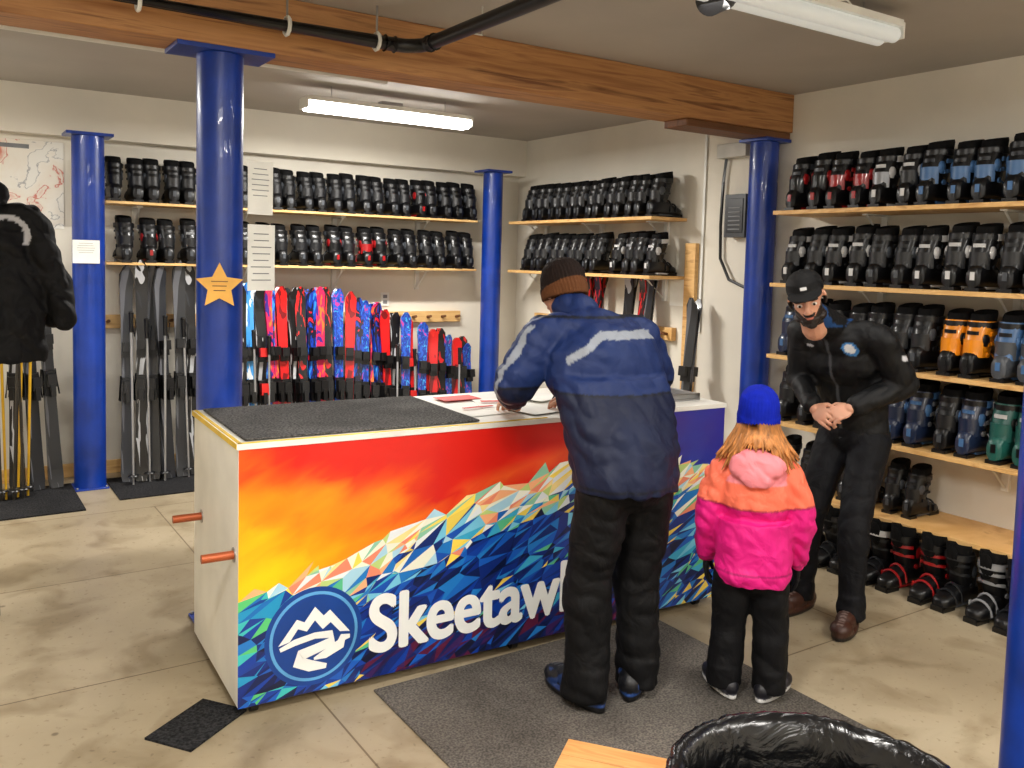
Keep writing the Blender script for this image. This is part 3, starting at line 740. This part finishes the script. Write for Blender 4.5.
def beanie(parent,T,col,low=-.03,cuff=True):
    q=MB(); R=Matrix.Rotation(.22,3,'X')
    rings=[]
    for i,(z,k) in enumerate(((low,1.0),(low+.03,1.02),(.03,1.03),(.06,1.0),(.09,.9),(.113,.68),(.127,.4),(.132,.12))):
        rings.append(ering(R@Vector((0,-.014,z+.004)),.084*k,.104*k,36,R))
    q.loft(rings,None)
    if cuff: q.loft([ering(R@Vector((0,-.014,low-.002)),.086,.106,36,R),ering(R@Vector((0,-.014,low+.0)),.09,.11,36,R),ering(R@Vector((0,-.014,low+.045)),.091,.111,36,R),ering(R@Vector((0,-.014,low+.05)),.084,.104,36,R)],None)
    q.blob('beanie',parent,M_knit,.005,4,col,lambda co,n:.0018*math.sin(math.atan2(co.y+.014,co.x)*46)+.002*noise.noise(co*20),T)
# ---- man in navy parka, back to camera, hunched over the counter writing
man=empty('man_in_navy_parka',(2.185,2.54,.011),-.12)
q=MB()
q.loft([ering((0,-.07,.845),.212,.168),ering((0,-.06,.9),.224,.174),ering((0,-.035,1.0),.232,.174),ering((0,.015,1.12),.242,.176),ering((0,.085,1.26),.25,.178)],None)
q.ell((0,.11,1.28),(.253,.178,.19),None); q.ell((-.01,.19,1.385),(.232,.14,.12),None)
q.cap((-.19,.23,1.4),(.185,.23,1.4),.085,.085); q.cap((-.02,.26,1.445),(-.035,.33,1.505),.088,.08)
for s in(-1,1):
    q.cap((s*.225,.225,1.385),(s*.33,.24,1.215),.095,.086); q.cap((s*.33,.24,1.215),(s*.2,.52,1.11),.085,.064); q.cap((s*.2,.52,1.11),(s*.175,.6,1.095),.056,.05)
def mcolj(co,n):
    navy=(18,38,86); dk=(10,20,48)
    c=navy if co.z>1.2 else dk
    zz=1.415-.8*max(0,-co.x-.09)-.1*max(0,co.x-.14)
    if n.y<.3 and abs(co.x)<.215 and abs(co.z-zz)<.015: return (138,144,154)
    if abs(co.x)>.228 and co.z<1.44 and co.z>1.12 and abs(co.y-.2-.25*max(0,1.33-co.z))<.015 and n.x*co.x>0: return (136,142,152)
    if abs(co.z-1.2)<.004: return (8,12,24)
    if abs(co.z-.872)<.004: return (6,10,20)
    if abs(co.z-1.475)<.005: return (10,16,30)
    return mixc(c,(50,76,130),.14*max(0,noise.noise(co*6)))
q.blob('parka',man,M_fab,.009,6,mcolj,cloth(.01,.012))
q=MB(); q.ell((0,-.06,.88),(.18,.145,.13),None)
for s in(-1,1):
    q.cap((s*.098,-.055,.84),(s*.112,.01,.48),.112,.094); q.cap((s*.112,.01,.48),(s*.118,-.01,.13),.094,.086); q.loft([ering((s*.118,-.01,.04),.084,.096),ering((s*.118,-.01,.16),.088,.096)],None)
q.blob('snow_pants',man,M_pant,.009,5,const((8,8,10),.2),pantfold(.011))
shoe(man,'boot_left',-.118,.03,.15,.33,(14,15,20),(8,8,10),(24,50,100)); shoe(man,'boot_right',.125,.03,-.7,.33,(14,15,20),(8,8,10),(24,60,120))
TH_=TR((-.04,.4,1.565),-.5,.12); head(man,TH_,(186,130,104),(60,40,28))
beanie(man,TH_,lambda co,n: (92,56,32) if co.z<.012 and co.y<.2 else (30,20,17))
hand(man,'hand_left',(-.17,.61,1.062),(.35,.95,-.1),(0,.1,1),1,1,(.3,.4,.3),(206,150,122))
hand(man,'hand_right',(.165,.61,1.066),(-.45,.9,-.1),(.3,.1,1),-1,1,(.6,.7,.4),(206,150,122))
q=MB(); q.cyl((.085,.695,1.038),(.13,.67,1.15),.004,M_black,n=8); q.obj('pen',man)
# ---- child
ch=empty('child_in_pink_jacket',(2.665,2.28,.011),math.atan2(-.74,.68)); ch.scale=(1.02,1.02,1.02)
q=MB()
q.loft([ering((0,-.01,.455),.135,.112),ering((0,-.01,.49),.145,.12),ering((0,0,.62),.147,.122),ering((0,0,.7),.15,.122)],None)
q.ell((0,0,.8),(.15,.118,.15),None); q.cap((-.08,0,.895),(.08,0,.895),.064,.064); q.cap((0,0,.94),(0,.01,.985),.062,.06)
q.ell((0,-.085,.915),(.105,.06,.07),None,Matrix.Rotation(.3,3,'X')); q.ell((0,-.12,.89),(.065,.035,.055),None)
for s in(-1,1):
    q.cap((s*.125,0,.87),(s*.17,.0,.71),.06,.056); q.cap((s*.17,.0,.71),(s*.172,.07,.55),.056,.046); q.cap((s*.172,.07,.55),(s*.172,.08,.52),.042,.04)
def ccol(co,n):
    mag=(222,28,128); cor=(248,120,92); pk=(240,140,150)
    c=mag
    zl=.75+.14*max(0,abs(co.x)-.1)
    if co.z>zl: c=cor
    if co.y<-.06 and co.z>.845 and abs(co.x)<.11: c=pk
    if abs(co.z-zl)<.004: c=mixc(c,(120,20,60),.5)
    if abs(co.z-.51)<.004: c=mixc(c,(110,10,60),.5)
    return c
q.blob('puffer_jacket',ch,M_puff,.007,5,ccol,cloth(.008,.009,1.4))
q=MB(); q.ell((0,-.01,.49),(.122,.1,.09),None)
for s in(-1,1):
    q.cap((s*.065,-.01,.48),(s*.078,.015,.28),.078,.07); q.cap((s*.078,.015,.28),(s*.085,0,.1),.07,.068); q.loft([ering((s*.085,0,.035),.068,.074),ering((s*.085,0,.12),.069,.072)],None)
q.blob('snow_pants',ch,M_pant,.007,5,const((10,10,13),.2),pantfold(.008))
shoe(ch,'boot_left',-.09,.02,.45,.24,(20,20,28),(215,215,215),(60,60,70)); shoe(ch,'boot_right',.09,.02,-.5,.24,(20,20,28),(215,215,215),(60,60,70))
TC=TR((0,.02,1.09),-.05,0,0,.88); head(ch,TC,(232,180,156),(170,110,60))
beanie(ch,TC,const((12,34,170),.12),-.035)
q=MB(); random.seed(3)
for i in range(120):
    a=-PI/2+(i/119-.5)*PI*1.5
    x,y=math.cos(a),math.sin(a); sd=1 if x>0 else -1; sw=abs(x)
    p0=Vector((x*.066,.01+y*.082,1.1)); p1=Vector((x*.08,y*.092,1.04))
    L=random.uniform(.88,.95) if sw>.45 else random.uniform(.97,1.0)
    p2=Vector((x*.098+sd*.012*sw,y*.1-.01,(1.04+L)/2)); p3=Vector((x*.11+sd*.03*sw*random.uniform(.4,1.6),y*.1-.015,L))
    q.tube([p0,p1,p2,p3],.008,M_hair,6,[.007,.008,.007,.002])
q.obj('long_hair',ch,angle=80)
hand(ch,'glove_left',(-.172,.085,.505),(0,.15,-1),(-1,0,0),1,.72,(.2,.25,.2),(18,18,22),M_glove,1.35)
hand(ch,'glove_right',(.172,.085,.505),(0,.15,-1),(1,0,0),-1,.72,(.2,.25,.2),(18,18,22),M_glove,1.35)
# ---- shop worker, bent forward toward the child
wk=empty('bearded_shop_worker',(3.58,2.62,0),PI/2+.15)
q=MB()
q.loft([ering((0,-.23,.87),.165,.13),ering((0,-.225,.93),.17,.134),ering((0,-.2,1.04),.166,.127),ering((0,-.155,1.14),.182,.13),ering((0,-.1,1.26),.198,.135)],None)
q.ell((0,-.08,1.28),(.2,.136,.15),None); q.ell((0,-.02,1.37),(.195,.115,.105),None); q.cap((-.17,-.01,1.395),(.15,.0,1.39),.071,.071); q.cap((0,.04,1.42),(0,.17,1.475),.078,.064)
q.cap((-.205,-.02,1.38),(-.27,-.15,1.17),.078,.066); q.cap((-.27,-.15,1.17),(-.14,.04,1.07),.064,.05)
q.cap((.18,-.01,1.375),(.215,-.06,1.15),.076,.064); q.cap((.215,-.06,1.15),(.06,.09,1.05),.062,.05)
def wcol(co,n):
    c=(8,9,12)
    if abs(co.x)<.005 and n.y>.4: return (70,72,76)
    r2=(co.x+.1)**2+(co.z-1.33)**2
    if n.y>.2 and r2<.0011: return (215,220,225) if r2<.0005 else (60,120,180)
    if n.y>.2 and abs(co.x-.1)<.025 and abs(co.z-1.33)<.006: return (190,190,195)
    if n.x<-.4 and abs(co.y+.07)<.02 and abs(co.z-1.3)<.014: return (190,190,195)
    if abs(co.x)<.08 and co.z>1.43 and n.y>.2: return (22,62,112)
    return c
q.blob('softshell_jacket',wk,M_fab,.008,5,wcol,cloth(.008,.008))
q=MB(); q.ell((0,-.22,.9),(.154,.13,.12),None)
q.cap((-.085,-.22,.87),(-.115,-.04,.48),.1,.074); q.cap((-.115,-.04,.48),(-.135,-.02,.1),.074,.058); q.cap((.085,-.22,.87),(.12,-.05,.48),.1,.074); q.cap((.12,-.05,.48),(.14,-.05,.1),.074,.058)
for s,x,y in((-1,-.135,-.02),(1,.14,-.05)): q.loft([ering((x,y,.055),.063,.073),ering((x,y,.16),.062,.068)],None)
q.blob('trousers',wk,M_pant,.008,5,const((11,12,17),.2),pantfold(.008))
shoe(wk,'shoe_left',-.135,.01,.25,.3,(60,32,22),(20,15,13)); shoe(wk,'shoe_right',.14,-.02,-.1,.3,(60,32,22),(20,15,13))
TW=TR((.0,.285,1.56),-.36,.45,.24); head(wk,TW,(208,152,124),(22,17,15),(22,16,14))
q=MB(); R=Matrix.Rotation(.12,3,'X'); rings=[]
for z,k in((.036,1.0),(.055,1.02),(.085,.96),(.11,.76),(.125,.45),(.131,.12)): rings.append(ering(R@Vector((0,-.01,z)),.081*k,.101*k,32,R))
q.loft(rings,None)
br=[]
for t in range(9):
    a=PI*(.08+.84*t/8); ex=.075*math.cos(a); base=Vector((ex,.07*math.sin(a)+.015,.052)); tip=Vector((ex*1.02,.08+.075*math.sin(a),.052-.008*math.sin(a)))
    br.append((base,tip))
q.loft([[b for b,t in br]+[t for b,t in br][::-1],[b+Vector((0,0,.007)) for b,t in br]+[t+Vector((0,0,.007)) for b,t in br][::-1]],None)
q.cap((0,-.01,.13),(0,-.01,.135),.008,.008)
q.blob('black_cap',wk,M_glove,.0035,3,lambda co,n:(225,225,225) if (abs(co.x)<.014 and .072<co.z<.086 and co.y>.06) else (10,10,12),None,TW)
hand(wk,'hand_left',(-.125,.06,1.06),(.55,.7,-.35),(-.5,.5,.7),1,1,(.6,.7,.5),(204,150,124))
hand(wk,'hand_right',(.04,.105,1.04),(-.8,.35,-.3),(.3,.9,.4),-1,1,(.5,.7,.5),(204,150,124))
# ------------------------------------------------------------ garment rack
gr=empty('garment_rack_with_jackets',(.19,4.58,0))
q=MB()
for y in(0,1.2):
    q.tube([(0,y,.1),(0,y,2.06)],.014,M_metal,10); q.tube([(-.25,y,.1),(.05,y,.1)],.013,M_metal,10)
    for x in(-.24,.04):
        q.cyl((x-.011,y,.03),(x+.011,y,.03),.03,M_black,n=16); q.cyl((x,y,.03),(x,y,.1),.009,M_metal,n=8)
q.tube([(0,-.03,2.06),(0,1.23,2.06)],.014,M_metal,10); q.tube([(0,0,.1),(0,1.2,.1)],.013,M_metal,10); q.obj('rack_frame',gr)
def jacket(i,y,dx=0):
    q=MB(); q.loft([ering((0,0,1.07),.26,.08),ering((0,0,1.2),.27,.085),ering((0,0,1.5),.25,.08),ering((0,0,1.68),.23,.07)],None)
    q.cap((-.17,0,1.76),(.17,0,1.76),.055,.055); q.ell((0,0,1.72),(.21,.06,.1),None); q.cap((0,0,1.82),(0,0,1.9),.08,.07); q.ell((0,.05,1.84),(.12,.06,.1),None)
    for s in(-1,1): q.cap((s*.2,0,1.74),(s*.3,-.0,1.48),.072,.066); q.cap((s*.3,0,1.48),(s*.34,-.02,1.28),.066,.06)
    def col(co,n):
        d=math.hypot(co.x-.1,co.z-1.66)
        if n.y<-.3 and abs(d-.085)<.012 and co.z>1.62: return (180,180,184)
        return (9,9,11)
    o=q.blob('hanging_jacket_%d'%i,gr,M_pant,.009,4,col,cloth(.012,.014)); o.location=(dx,y,.09)
    q=MB(); q.tube([(dx,y,1.95),(dx,y,2.03)]+[(dx+.02*math.sin(a),y,2.062-.02*math.cos(a)) for a in [0,.8,1.6,2.4,3.1,3.9]],.003,M_metal,6); q.obj('hanger_%d'%i,gr)
for i,(y,dx) in enumerate(((.08,.0),(.26,-.03),(.46,-.02),(.7,.0))): jacket(i+1,y,dx)
S.view_settings.view_transform='Standard'
S.view_settings.look='None'
